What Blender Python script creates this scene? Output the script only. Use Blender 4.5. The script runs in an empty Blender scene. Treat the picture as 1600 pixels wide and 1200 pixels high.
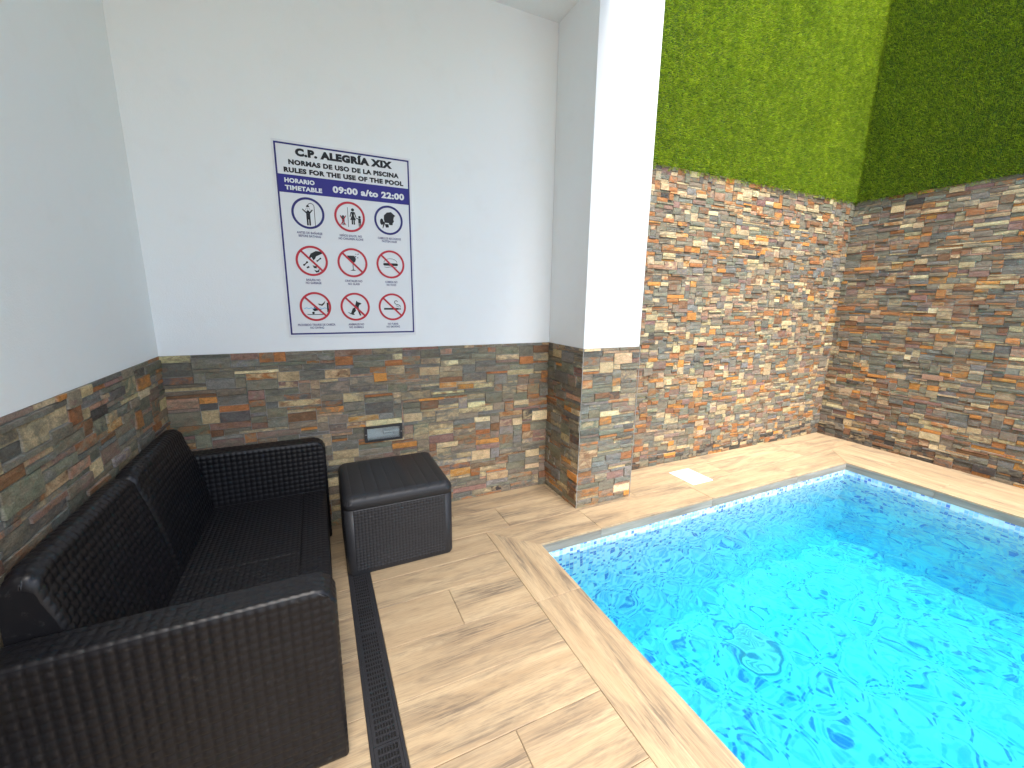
import bpy, bmesh, math, random
import numpy as np
from mathutils import Vector, Matrix

scene = bpy.context.scene
COL = scene.collection
R = math.radians

# ------------------------------------------------------------------ camera
CAM = np.array([0.0, 0.0, 1.4])
YAW, PITCH, ROLL, FPX = 0.4401, 0.2019, 0.0132, 648.56
_cy, _sy, _cp, _sp = math.cos(YAW), math.sin(YAW), math.cos(PITCH), math.sin(PITCH)
FW = np.array([_sy * _cp, _cy * _cp, -_sp])
_r0 = np.array([_cy, -_sy, 0.0]); _u0 = np.cross(_r0, FW)
RT = math.cos(ROLL) * _r0 + math.sin(ROLL) * _u0
UP = -math.sin(ROLL) * _r0 + math.cos(ROLL) * _u0
cd = bpy.data.cameras.new('camera'); cam = bpy.data.objects.new('camera', cd); COL.objects.link(cam)
cd.sensor_width = 36.0; cd.lens = 36.0 * FPX / 1600.0; cd.clip_start = 0.02; cd.clip_end = 500
m = Matrix.Identity(4)
for i in range(3):
    m[i][0] = RT[i]; m[i][1] = UP[i]; m[i][2] = -FW[i]; m[i][3] = CAM[i]
cam.matrix_world = m
scene.camera = cam

# ------------------------------------------------------------------ sky, sun, exposure
SUN = Vector((-0.12, -0.52, 0.84)).normalized()          # towards the sun
elev = math.asin(SUN.z); azim = math.atan2(SUN.x, SUN.y)
w = bpy.data.worlds.new('World'); scene.world = w; w.use_nodes = True
nt = w.node_tree
sky = nt.nodes.new('ShaderNodeTexSky'); sky.sky_type = 'NISHITA'; sky.sun_disc = False
sky.sun_elevation = elev; sky.sun_rotation = azim; sky.air_density = 1.0; sky.dust_density = 2.5; sky.ozone_density = 1.0
bg = nt.nodes['Background']; bg.inputs['Strength'].default_value = 0.15
nt.links.new(sky.outputs[0], bg.inputs['Color'])
sd = bpy.data.lights.new('sun', 'SUN'); sd.energy = 2.5; sd.angle = R(46); sd.color = (1.0, 0.95, 0.88)
so = bpy.data.objects.new('sun', sd); COL.objects.link(so)
so.rotation_euler = SUN.to_track_quat('Z', 'Y').to_euler(); so.location = (2, -2, 9)
vs = scene.view_settings
vs.view_transform = 'Standard'; vs.look = 'None'; vs.gamma = 1.0; vs.use_curve_mapping = False; vs.exposure = 1.55
cy = scene.cycles
cy.use_denoising = True; cy.max_bounces = 12; cy.diffuse_bounces = 6; cy.glossy_bounces = 4
cy.transmission_bounces = 8; cy.caustics_refractive = True; cy.caustics_reflective = False
cy.sample_clamp_indirect = 8.0

# ------------------------------------------------------------------ dimensions (metres)
XL, YA, YB, XC = -0.724, 2.612, 2.541, 4.927           # left wall, alcove wall, pool wall, right wall
XK, XK2, YK = 1.522, 1.974, 2.176                      # column
HS, HB, HC, HT = 1.097, 2.383, 3.103, 4.45              # stone heights, ceiling, wall top
PX0, PX1, PY0, PY1 = 1.098, 4.228, -1.1, 1.90          # pool
ZF, ZW, ZP = -0.066, -0.116, -1.5                      # fascia bottom, water level, pool floor
BW = 0.25                                              # plank width
YN = -2.2                                              # where the place is cut off behind the camera

# ------------------------------------------------------------------ helpers
def link(o, parent=None):
    COL.objects.link(o)
    if parent is not None:
        o.parent = parent
        o.matrix_parent_inverse = INV.get(parent.name, Matrix.Identity(4))
    return o
INV = {}
def tag(o, label=None, cat=None, group=None, kind=None):
    if label: o['label'] = label
    if cat: o['category'] = cat
    if group: o['group'] = group
    if kind: o['kind'] = kind
    return o
def thing(name, loc, label, cat, group=None):
    o = bpy.data.objects.new(name, None); o.location = loc; o.empty_display_size = 0.1
    COL.objects.link(o); INV[o.name] = Matrix.Translation(-Vector(loc))
    return tag(o, label, cat, group)
def mesh(name, verts, faces, mat, parent=None, smooth=False, origin=None, uv=None, tint=None, tint2=None):
    me = bpy.data.meshes.new(name)
    V = np.asarray(verts, float)
    if origin is not None: V = V - np.asarray(origin)
    if isinstance(faces, np.ndarray):
        n, k = faces.shape
        me.vertices.add(len(V)); me.vertices.foreach_set('co', V.astype(np.float32).ravel())
        me.loops.add(n * k); me.loops.foreach_set('vertex_index', faces.astype(np.int32).ravel())
        me.polygons.add(n); me.polygons.foreach_set('loop_start', np.arange(0, n * k, k, dtype=np.int32))
        me.update(calc_edges=True); me.validate()
    else:
        me.from_pydata(V.tolist(), [], [list(f) for f in faces]); me.update()
    if smooth: me.polygons.foreach_set('use_smooth', np.ones(len(me.polygons), dtype=bool))
    if uv is not None:
        l = me.uv_layers.new(name='UVMap'); idx = np.zeros(len(me.loops), dtype=np.int32)
        me.loops.foreach_get('vertex_index', idx)
        l.data.foreach_set('uv', np.asarray(uv, np.float32)[idx].ravel())
    for key, tn in (('tint', tint), ('tint2', tint2)):
        if tn is None: continue
        a = me.color_attributes.new(key, 'FLOAT_COLOR', 'POINT')
        t = np.ones((len(V), 4), np.float32); t[:, :3] = tn
        a.data.foreach_set('color', t.ravel())
    me.materials.append(mat)
    o = bpy.data.objects.new(name, me)
    if origin is not None: o.location = origin
    link(o, parent)
    if parent is None: INV[o.name] = Matrix.Translation(-Vector(origin)) if origin is not None else Matrix.Identity(4)
    elif origin is not None or parent.name in INV:
        pi = INV.get(parent.name, Matrix.Identity(4))
        INV[o.name] = Matrix.Translation(-Vector(origin)) if origin is not None else Matrix.Identity(4)
    return o
class MB:
    def __init__(s): s.v = []; s.f = []
    def add(s, v, f):
        k = len(s.v); s.v += [tuple(p) for p in v]; s.f += [tuple(i + k for i in q) for q in f]
    def box(s, a, b):
        (x0, y0, z0), (x1, y1, z1) = a, b
        s.add([(x0,y0,z0),(x1,y0,z0),(x1,y1,z0),(x0,y1,z0),(x0,y0,z1),(x1,y0,z1),(x1,y1,z1),(x0,y1,z1)],
              [(3,2,1,0),(4,5,6,7),(0,1,5,4),(1,2,6,5),(2,3,7,6),(3,0,4,7)])
    def cyl(s, c, r, axis, h, n=16, r2=None):
        c = np.array(c, float); a = np.array(axis, float); a /= np.linalg.norm(a)
        t = np.cross(a, (0, 0, 1) if abs(a[2]) < .9 else (1, 0, 0)); t /= np.linalg.norm(t); b = np.cross(a, t)
        r2 = r if r2 is None else r2
        v = []
        for k, (rr, hh) in enumerate(((r, 0), (r2, h))):
            for i in range(n):
                g = 2 * math.pi * i / n; v.append(c + a * hh + rr * (math.cos(g) * t + math.sin(g) * b))
        f = [(i, (i+1) % n, n + (i+1) % n, n + i) for i in range(n)] + [tuple(range(n-1, -1, -1)), tuple(range(n, 2*n))]
        s.add(v, f)
    def build(s, name, mat, parent=None, smooth=False, bevel=0, seg=2):
        o = mesh(name, s.v, s.f, mat, parent, smooth)
        if bevel:
            bm = bmesh.new(); bm.from_mesh(o.data)
            bmesh.ops.bevel(bm, geom=bm.edges[:], offset=bevel, segments=seg, affect='EDGES', clamp_overlap=True)
            bm.to_mesh(o.data); bm.free()
        return o
def grid_faces(nu, nv, flip=False):
    i, j = np.meshgrid(np.arange(nu - 1), np.arange(nv - 1), indexing='ij')
    a = (i * nv + j).ravel(); b = ((i + 1) * nv + j).ravel(); c = ((i + 1) * nv + j + 1).ravel(); d = (i * nv + j + 1).ravel()
    return np.stack([a, d, c, b] if flip else [a, b, c, d], 1)

# ------------------------------------------------------------------ materials
class NT:
    def __init__(s, name):
        s.m = bpy.data.materials.new(name); s.m.use_nodes = True; s.t = s.m.node_tree
        s.b = s.t.nodes['Principled BSDF']; s.out = s.t.nodes['Material Output']
    def n(s, kind, **kw):
        nd = s.t.nodes.new('ShaderNode' + kind)
        for k, v in kw.items():
            if k in nd.inputs: s.set(nd.inputs[k], v)
            else: setattr(nd, k, v)
        return nd
    def set(s, sock, v):
        if isinstance(v, bpy.types.NodeSocket): s.t.links.new(v, sock)
        elif isinstance(v, bpy.types.Node): s.t.links.new(v.outputs[0], sock)
        else: sock.default_value = (*v, 1.0) if isinstance(v, tuple) and len(v) == 3 and sock.type == 'RGBA' else v
    def math(s, op, a, b=0.0, c=0.0):
        nd = s.t.nodes.new('ShaderNodeMath'); nd.operation = op
        for k, v in enumerate((a, b, c)): s.set(nd.inputs[k], v)
        return nd.outputs[0]
    def mix(s, f, a, b, mode='MIX'):
        nd = s.t.nodes.new('ShaderNodeMix'); nd.data_type = 'RGBA'; nd.blend_type = mode
        s.set(nd.inputs[0], f); s.set(nd.inputs[6], a); s.set(nd.inputs[7], b)
        return nd.outputs[2]
    def ramp(s, f, stops):
        nd = s.t.nodes.new('ShaderNodeValToRGB'); s.set(nd.inputs[0], f); e = nd.color_ramp.elements
        while len(e) < len(stops): e.new(0.5)
        for k, (p, c) in enumerate(stops):
            e[k].position = p; e[k].color = (*c, 1) if isinstance(c, tuple) else (c, c, c, 1)
        return nd.outputs[0]
    def noise(s, vec, scale, detail=4, rough=0.55, dist=0.0):
        nd = s.n('TexNoise', Scale=scale, Detail=detail, Roughness=rough, Distortion=dist); s.set(nd.inputs['Vector'], vec)
        return nd.outputs[0]
    def mapping(s, vec, scale=(1, 1, 1), loc=(0, 0, 0)):
        nd = s.t.nodes.new('ShaderNodeMapping'); s.set(nd.inputs[0], vec)
        nd.inputs['Scale'].default_value = scale; nd.inputs['Location'].default_value = loc
        return nd.outputs[0]
    def pos(s): return s.n('NewGeometry').outputs['Position']
    def bump(s, h, dist, strength=1.0, normal=None):
        nd = s.n('Bump', Strength=strength, Distance=dist); s.set(nd.inputs['Height'], h)
        if normal is not None: s.set(nd.inputs['Normal'], normal)
        return nd.outputs[0]
    def fin(s, col=None, rough=None, normal=None, **kw):
        if col is not None: s.set(s.b.inputs['Base Color'], col)
        if rough is not None: s.set(s.b.inputs['Roughness'], rough)
        if normal is not None: s.set(s.b.inputs['Normal'], normal)
        for k, v in kw.items(): s.set(s.b.inputs[k.replace('_', ' ')], v)
        return s.m
M = {}
def simple(name, col, rough=0.6, **kw):
    t = NT(name); M[name] = t.fin(col, rough, **kw); return M[name]

# white render
t = NT('render_white'); p = t.pos()
n1 = t.noise(p, 1.1, 3); n2 = t.noise(p, 160, 3, 0.7); n3 = t.noise(p, 9, 5)
c = t.mix(n1, (0.835, 0.86, 0.866), (0.865, 0.885, 0.888)); c = t.mix(t.ramp(n3, [(0.55, 0.0), (0.8, 0.25)]), c, (0.78, 0.785, 0.77))
M['render'] = t.fin(c, 0.88, t.bump(n2, 0.0018, 0.6, t.bump(n3, 0.006, 0.3)))
# slate
t = NT('slate'); p = t.pos()
at = t.n('Attribute', attribute_name='tint').outputs['Color']; a2 = t.n('Attribute', attribute_name='tint2').outputs['Color']
nA = t.noise(t.mapping(p, (24, 24, 46)), 1.0, 7, 0.68, 0.8); nB = t.noise(t.mapping(p, (13, 13, 24)), 1.0, 6, 0.66, 1.0); nC = t.noise(t.mapping(p, (70, 70, 170)), 1.0, 6, 0.75); nD = t.noise(p, 15, 7, 0.66, 1.6)
nE = t.noise(t.mapping(p, (150, 150, 190)), 1.0, 4, 0.7)
c = t.mix(t.ramp(nB, [(0.44, 0.0), (0.60, 0.85)]), at, a2)
c = t.mix(1.0, c, t.ramp(nA, [(0.25, 0.62), (0.75, 1.38)]), 'MULTIPLY')
c = t.mix(1.0, c, t.ramp(nE, [(0.30, 0.70), (0.70, 1.32)]), 'MULTIPLY')
c = t.mix(t.math('MULTIPLY', t.ramp(nD, [(0.58, 0.0), (0.70, 1.0)]), 0.45), c, (0.27, 0.125, 0.05))
c = t.mix(t.math('MULTIPLY', t.ramp(nC, [(0.60, 0.0), (0.70, 1.0)]), 0.55), c, (0.06, 0.055, 0.05))
c = t.mix(t.math('MULTIPLY', t.ramp(nC, [(0.28, 1.0), (0.40, 0.0)]), 0.35), c, (0.50, 0.47, 0.40))
M['slate'] = t.fin(c, t.ramp(nA, [(0.2, 0.75), (0.8, 0.55)]), t.bump(nE, 0.003, 0.6, t.bump(nC, 0.005, 0.8, t.bump(nA, 0.007, 0.6))), Specular_IOR_Level=0.35)
t = NT('mortar'); p = t.pos()
M['mortar'] = t.fin(t.mix(t.noise(p, 14, 4), (0.22, 0.21, 0.19), (0.50, 0.49, 0.46)), 0.95)
# wood-look porcelain (UV in metres, u along the board)
t = NT('wood_tile'); uv = t.n('TexCoord').outputs['UV']
g1 = t.noise(t.mapping(uv, (1.3, 17, 1)), 1.0, 5, 0.6, 0.35); g2 = t.noise(t.mapping(uv, (6, 120, 1)), 1.0, 5, 0.7, 0.25); g3 = t.noise(t.mapping(uv, (1.5, 10, 1)), 1.0, 6, 0.66, 0.75)
g4 = t.noise(t.mapping(uv, (14, 260, 1)), 1.0, 3, 0.6)
c = t.mix(t.ramp(g1, [(0.33, 0.0), (0.66, 1.0)]), (0.44, 0.312, 0.182), (0.57, 0.432, 0.265))
c = t.mix(t.math('MULTIPLY', t.ramp(g3, [(0.46, 0.0), (0.64, 1.0)]), t.ramp(g2, [(0.38, 0.10), (0.56, 1.0)])), c, (0.185, 0.142, 0.102))
c = t.mix(t.math('MULTIPLY', t.ramp(g4, [(0.48, 0.0), (0.66, 1.0)]), 0.42), c, (0.23, 0.172, 0.115))
rnd = t.n('ObjectInfo').outputs['Random']
c = t.mix(t.math('MULTIPLY', rnd, 0.22), c, (0.30, 0.215, 0.135))
st = t.noise(t.pos(), 3.1, 6, 0.7, 1.0); c = t.mix(t.math('MULTIPLY', t.ramp(st, [(0.52, 0.0), (0.75, 1.0)]), 0.22), c, (0.25, 0.20, 0.15))
sk_ = t.noise(t.pos(), 95, 3, 0.8); c = t.mix(t.math('MULTIPLY', t.ramp(sk_, [(0.72, 0.0), (0.76, 1.0)]), 0.6), c, (0.72, 0.68, 0.60))
M['wood'] = t.fin(c, t.ramp(g1, [(0.2, 0.50), (0.8, 0.62)]), t.bump(g2, 0.0010, 0.5), Specular_IOR_Level=0.35)
t = NT('grey_tile'); uv = t.n('TexCoord').outputs['UV']
g1 = t.noise(t.mapping(uv, (2, 26, 1)), 1.0, 5, 0.6, 0.8)
M['coping'] = t.fin(t.mix(t.ramp(g1, [(0.35, 0.0), (0.7, 1.0)]), (0.20, 0.18, 0.15), (0.36, 0.34, 0.295)), 0.5)
t = NT('grout'); p = t.pos()
M['grout'] = t.fin(t.mix(t.noise(p, 30, 3), (0.20, 0.16, 0.11), (0.32, 0.26, 0.18)), 0.9)
t = NT('concrete'); p = t.pos()
M['concrete'] = t.fin(t.mix(t.noise(p, 3, 5), (0.28, 0.27, 0.25), (0.38, 0.37, 0.35)), 0.9)
# mosaic: 25 mm glass tiles, random blues, recessed grout (UV in metres)
t = NT('mosaic'); uv = t.n('TexCoord').outputs['UV']
sc_ = t.n('VectorMath', operation='SCALE'); t.set(sc_.inputs[0], uv); sc_.inputs['Scale'].default_value = 1 / 0.025
fl = t.n('VectorMath', operation='FLOOR'); t.set(fl.inputs[0], sc_.outputs[0])
fr = t.n('VectorMath', operation='FRACTION'); t.set(fr.inputs[0], sc_.outputs[0])
wn = t.n('TexWhiteNoise', noise_dimensions='2D'); t.set(wn.inputs['Vector'], fl.outputs[0])
cr = t.n('ValToRGB'); t.set(cr.inputs[0], wn.outputs['Value']); cr.color_ramp.interpolation = 'CONSTANT'
e = cr.color_ramp.elements
while len(e) < 6: e.new(0.5)
for k, (ps, cc) in enumerate([(0.0, (0.53, 0.77, 0.83)), (0.38, (0.31, 0.59, 0.80)), (0.62, (0.23, 0.48, 0.77)), (0.80, (0.10, 0.21, 0.60)), (0.90, (0.44, 0.70, 0.82)), (0.95, (0.62, 0.80, 0.84))]):
    e[k].position = ps; e[k].color = (*cc, 1)
sp = t.n('SeparateXYZ'); t.set(sp.inputs[0], fr.outputs[0])
def edge(x): return t.math('MULTIPLY', t.math('SUBTRACT', 1.0, x), x)
g = t.math('MINIMUM', edge(sp.outputs[0]), edge(sp.outputs[1]))
gm = t.math('GREATER_THAN', g, 0.055)
M['mosaic'] = t.fin(t.mix(gm, (0.58, 0.66, 0.70), cr.outputs[0]), 0.25, t.bump(t.math('MINIMUM', g, 0.09), 0.006, 0.5))
# water
t = NT('water'); p = t.pos()
nz = t.noise(t.mapping(p, (1, 1, 1)), 9.0, 3, 0.5, 0.6)
t.fin((1, 1, 1), 0.075, t.bump(nz, 0.006, 0.06), IOR=1.333, Transmission_Weight=1.0)
va = t.n('VolumeAbsorption', Color=(0.22, 0.968, 0.993), Density=1.0)
t.t.links.new(va.outputs[0], t.out.inputs['Volume'])
M['water'] = t.m
# artificial turf
t = NT('turf'); p = t.pos()
at = t.n('Attribute', attribute_name='tint').outputs['Color']
n1 = t.noise(p, 2.2, 3); n2 = t.noise(p, 22, 4, 0.65)
c = t.mix(1.0, at, t.ramp(n2, [(0.3, (0.55, 0.62, 0.6)), (0.7, (1.4, 1.3, 1.2))]), 'MULTIPLY')
c = t.mix(1.0, c, t.ramp(t.noise(t.mapping(p, (5, 5, 2)), 1.0, 5, 0.6, 0.8), [(0.3, (0.86, 0.9, 0.9)), (0.7, (1.12, 1.08, 1.0))]), 'MULTIPLY')
t.fin(c, 0.5, Specular_IOR_Level=0.25)
tl = t.n('BsdfTranslucent'); t.set(tl.inputs['Color'], c); ms = t.n('MixShader'); ms.inputs[0].default_value = 0.5
t.t.links.new(t.b.outputs[0], ms.inputs[1]); t.t.links.new(tl.outputs[0], ms.inputs[2]); t.t.links.new(ms.outputs[0], t.out.inputs['Surface'])
M['turf'] = t.m
simple('turf_backing', (0.06, 0.11, 0.015), 0.9)
# furniture plastic
def plastic(name, ca, cb, ra, rb, bump=0.15):
    t = NT(name); p = t.pos(); a = t.noise(p, 7, 4); b = t.noise(p, 240, 2)
    d = t.ramp(t.noise(p, 55, 5, 0.7), [(0.60, 0.0), (0.78, 1.0)])
    c = t.mix(a, ca, cb); c = t.mix(t.math('MULTIPLY', d, 0.22), c, (0.16, 0.15, 0.14))
    M[name] = t.fin(c, t.mix(a, (ra,) * 3, (rb,) * 3), t.bump(b, 0.0006, bump), Specular_IOR_Level=0.30)
plastic('rattan', (0.006, 0.006, 0.0075), (0.012, 0.012, 0.014), 0.30, 0.42)
plastic('box_plastic', (0.020, 0.021, 0.024), (0.032, 0.033, 0.037), 0.36, 0.48)
plastic('drain_plastic', (0.018, 0.018, 0.021), (0.034, 0.034, 0.038), 0.45, 0.6)
simple('dark_void', (0.006, 0.006, 0.006), 0.9)
simple('sign_white', (0.76, 0.78, 0.80), 0.35, Specular_IOR_Level=0.25)
simple('sign_blue', (0.020, 0.016, 0.22), 0.35, Specular_IOR_Level=0.25)
simple('sign_navy', (0.022, 0.022, 0.16), 0.35, Specular_IOR_Level=0.25)
simple('sign_black', (0.012, 0.013, 0.016), 0.4, Specular_IOR_Level=0.25)
simple('sign_red', (0.52, 0.025, 0.045), 0.35, Specular_IOR_Level=0.25)
simple('sign_caption', (0.10, 0.10, 0.22), 0.4)
simple('sign_cyan', (0.10, 0.42, 0.72), 0.4)
simple('pit', (0.10, 0.24, 0.42), 0.5)
simple('frame_dark', (0.020, 0.022, 0.025), 0.4)
simple('glass_inner', (0.80, 0.84, 0.84), 0.3)
simple('bulb', (0.42, 0.43, 0.42), 0.2)
simple('screw', (0.55, 0.55, 0.55), 0.3, Metallic=1.0)
simple('white_plastic', (0.80, 0.80, 0.79), 0.4)
simple('trim', (0.55, 0.54, 0.51), 0.6)
t = NT('pane'); t.fin((0.86, 0.93, 0.93), 0.08, IOR=1.45, Transmission_Weight=0.85); M['pane'] = t.m

# ------------------------------------------------------------------ ground, deck, pool
def frame_sheet(name, outer, inner, z, mat, kind):
    (X0, Y0, X1, Y1), (x0, y0, x1, y1) = outer, inner
    v = [(X0,Y0,z),(X1,Y0,z),(X1,Y1,z),(X0,Y1,z),(x0,y0,z),(x1,y0,z),(x1,y1,z),(x0,y1,z)]
    return tag(mesh(name, v, [(0,1,5,4),(1,2,6,5),(2,3,7,6),(3,0,4,7)], mat), kind=kind)
frame_sheet('ground', (-60, -60, 60, 60), (PX0 - .03, PY0 - .03, PX1 + .03, PY1 + .03), -0.030, M['concrete'], 'structure')
deck = frame_sheet('deck', (XL + .0, YN, XC, YA), (PX0 - .012, PY0 - .012, PX1 + .012, PY1 + .012), -0.006, M['grout'], 'structure')
rng = random.Random(5)
def plank(poly, axis, zt=0.0):
    """poly: corners (x, y) counter-clockwise; a chamfered porcelain board"""
    P = np.array(poly, float); c = P.mean(0)
    g, ch = 0.0012, 0.0018
    def inset(P, d):
        n = len(P); out = []
        for i in range(n):
            a, b, q = P[i - 1], P[i], P[(i + 1) % n]
            e1 = (b - a) / np.linalg.norm(b - a); e2 = (q - b) / np.linalg.norm(q - b)
            n1 = np.array([-e1[1], e1[0]]); n2 = np.array([-e2[1], e2[0]])
            k = n1 + n2; out.append(b + k * d / (k @ n1))
        return np.array(out)
    A, B = inset(P, g), inset(P, g + ch)
    zz = zt + rng.uniform(-0.0006, 0.0006)
    V = [(*p, zz - 0.011) for p in A] + [(*p, zz - ch * .8) for p in A] + [(*p, zz) for p in B]
    n = len(P); F = [(i, (i+1) % n, n + (i+1) % n, n + i) for i in range(n)] + [(n+i, n+(i+1) % n, 2*n+(i+1) % n, 2*n+i) for i in range(n)] + [tuple(range(2*n, 3*n))]
    uo, vo = rng.uniform(0, 40), rng.uniform(0, 40)
    uv = [((x, y) if axis == 'x' else (y, x)) for x, y, z in V]
    uv = np.array(uv) + (uo, vo)
    return mesh('plank', V, F, M['wood'], deck, origin=(c[0], c[1], 0), uv=uv)
def rect(x0, y0, x1, y1): return [(x0, y0), (x1, y0), (x1, y1), (x0, y1)]
def row(x0, x1, y0, y1, joints):
    xs = [x0] + [j for j in joints if x0 + .02 < j < x1 - .02] + [x1]
    for a, b in zip(xs[:-1], xs[1:]): plank(rect(a, y0, b, y1), 'x')
DX0, DX1 = 0.055, 0.161
O1 = PX0 - BW; O2 = PY1 + BW; O3 = PX1 + BW
# rows behind the pool
row(XL, DX0, 2.40, YA, [-0.3]); row(DX1, XC, 2.40, YA, [0.72, 1.5, 2.1, 3.1, 4.1])
row(XL, DX0, 2.15, 2.40, []); row(DX1, XC, 2.15, 2.40, [1.014, 2.03, 3.04, 4.05])
# pool frame, mitred
plank([(O1, 1.495), (PX0, 1.495), (PX0, PY1), (O1, O2)], 'y')
for a, b in ((0.495, 1.495), (-0.505, 0.495), (PY0, -0.505)): plank(rect(O1, a, PX0, b), 'y')
plank([(PX0, PY1), (1.527, PY1), (1.527, O2), (O1, O2)], 'x')
plank(rect(1.527, PY1, 2.52, O2), 'x'); plank(rect(2.52, PY1, 3.52, O2), 'x')
plank([(3.52, PY1), (PX1, PY1), (O3, O2), (3.52, O2)], 'x')
plank([(PX1, 1.30), (O3, 1.30), (O3, O2), (PX1, PY1)], 'y')
for a, b in ((0.30, 1.30), (-0.70, 0.30), (PY0, -0.70)): plank(rect(PX1, a, O3, b), 'y')
for xa, xb, ys in ((O3, O3 + BW, (YN, -1.3, -.3, .72, 1.72, O2)), (O3 + BW, XC, (YN, -.9, .2, 1.2, O2))):
    for a, b in zip(ys[:-1], ys[1:]): plank(rect(xa, a, xb, b), 'y')
plank(rect(O1, YN, 2.2, PY0), 'x'); plank(rect(2.2, YN, 3.3, PY0), 'x'); plank(rect(3.3, YN, O3, PY0), 'x')
# field between sofa and pool
ys = [2.15, 1.95, 1.752, 1.505, 1.252, 1.002, 0.752, 0.5, 0.25, 0.0, -.25, -.5, -.75, -1, -1.25, -1.5, -1.75, -2.0, YN]
for k, (b, a) in enumerate(zip(ys[:-1], ys[1:])):
    jr = {2: [0.495], 5: [0.502], 8: [0.5], 11: [0.5], 14: [0.5]}.get(k, [])
    row(DX1, O1, a, b, jr); row(XL, DX0, a, b, [-0.25] if k % 2 else [])

# pool basin
def quad_uv(name, pts, uvs, mat, parent): return mesh(name, pts, [(0, 1, 2, 3)], mat, parent, uv=uvs)
pool = tag(mesh('pool_basin', [(PX0,PY0,ZP),(PX1,PY0,ZP),(PX1,PY1,ZP),(PX0,PY1,ZP)], [(0,1,2,3)], M['mosaic'], uv=[(PX0,PY0),(PX1,PY0),(PX1,PY1),(PX0,PY1)]), kind='structure')
H = ZF - ZP
for k, (a, b) in enumerate((((PX0,PY1),(PX1,PY1)), ((PX1,PY1),(PX1,PY0)), ((PX1,PY0),(PX0,PY0)), ((PX0,PY0),(PX0,PY1)))):
    L = math.dist(a, b); u0 = 7.0 * k
    quad_uv('basin_wall', [(*b, ZP), (*a, ZP), (*a, ZF), (*b, ZF)], [(u0 + L, 0.0125 - H), (u0, 0.0125 - H), (u0, 0.0125), (u0 + L, 0.0125)], M['mosaic'], pool)
def coping(a, b):
    a = np.array(a, float); b = np.array(b, float); L = np.linalg.norm(b - a); d = (b - a) / L; n = np.array([-d[1], d[0]])
    a = a + d * .0012; b = b - d * .0012
    V = []
    for q in (a, b):
        for off, z in ((0.010, ZF - .001), (-0.001, ZF - .001), (-0.001, -0.0125), (0.010, -0.0125)):
            V.append((*(q + n * off), z))
    F = [(0,1,2,3), (7,6,5,4), (1,5,6,2), (0,4,5,1), (3,2,6,7), (0,3,7,4)]
    uo = rng.uniform(0, 20); uv = [(uo + (0 if i < 4 else L), V[i][2]) for i in range(8)]
    mesh('coping_tile', V, F, M['coping'], pool, uv=uv)
def chain(fn, pts):
    for a, b in zip(pts[:-1], pts[1:]): fn(a, b)
chain(coping, [(PX0, PY1), (1.527, PY1), (2.52, PY1), (3.52, PY1), (PX1, PY1)])
chain(coping, [(PX1, PY1), (PX1, 1.30), (PX1, .3), (PX1, -.7), (PX1, PY0)])
chain(coping, [(PX1, PY0), (3.3, PY0), (2.2, PY0), (PX0, PY0)])
chain(coping, [(PX0, PY0), (PX0, -.505), (PX0, .495), (PX0, 1.495), (PX0, PY1)])
# floor drain of the pool
b = MB(); fx, fy = 2.56, 1.50; s_ = 0.105
for k in range(9):
    x = fx - s_ + .018 + k * (2 * s_ - .036) / 8; b.box((x - .006, fy - s_ + .012, ZP + .004), (x + .006, fy + s_ - .012, ZP + .012))
for q in ((fx-s_, fy-s_, fx+s_, fy-s_+.012), (fx-s_, fy+s_-.012, fx+s_, fy+s_), (fx-s_, fy-s_+.012, fx-s_+.012, fy+s_-.012), (fx+s_-.012, fy-s_+.012, fx+s_, fy+s_-.012)):
    b.box((q[0], q[1], ZP + .003), (q[2], q[3], ZP + .015))
b.build('drain_grate', M['white_plastic'], pool)
b = MB(); b.box((fx - s_ - .02, fy - s_ - .02, ZP + .001), (fx + s_ + .02, fy + s_ + .02, ZP + .003)); b.build('drain_pit', M['pit'], pool)
# water: rippled surface on a closed body
nx, ny = 200, 190
gx = np.linspace(PX0 - .004, PX1 + .004, nx); gy = np.linspace(PY0 - .004, PY1 + .004, ny)
X, Y = np.meshgrid(gx, gy, indexing='ij'); Z = np.zeros_like(X)
r_ = np.random.default_rng(3)
for k in range(60):
    lam = np.exp(r_.uniform(np.log(0.06), np.log(0.50))); th = r_.normal(0.6, 1.1); ph = r_.uniform(0, 6.28)
    Z += 0.0027 * lam ** 1.05 * np.sin(2 * np.pi / lam * (X * np.cos(th) + Y * np.sin(th)) + ph + 0.9 * np.sin(1.7 * X + 2.3 * Y + k))
Z = ZW + Z
top = np.stack([X, Y, Z], -1).reshape(-1, 3); zb = ZP - .02
V = np.vstack([top, [(gx[0], gy[0], zb), (gx[-1], gy[0], zb), (gx[-1], gy[-1], zb), (gx[0], gy[-1], zb)]])
F = [tuple(f) for f in grid_faces(nx, ny)]; K = nx * ny
idx = np.arange(K).reshape(nx, ny)
F.append((K, *[int(i) for i in idx[::-1, 0]][::-1][::-1], )) if False else None
F.append(tuple([K + 1, K] + [int(i) for i in idx[:, 0]]))
F.append(tuple([K + 2, K + 1] + [int(i) for i in idx[-1, :]]))
F.append(tuple([K + 3, K + 2] + [int(i) for i in idx[::-1, -1]]))
F.append(tuple([K, K + 3] + [int(i) for i in idx[0, ::-1]]))
F.append((K, K + 1, K + 2, K + 3)[::-1])
wo = mesh('water', V, F, M['water']); tag(wo, kind='structure')
wo.data.polygons.foreach_set('use_smooth', np.array([i < (nx-1)*(ny-1) for i in range(len(wo.data.polygons))]))

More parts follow.
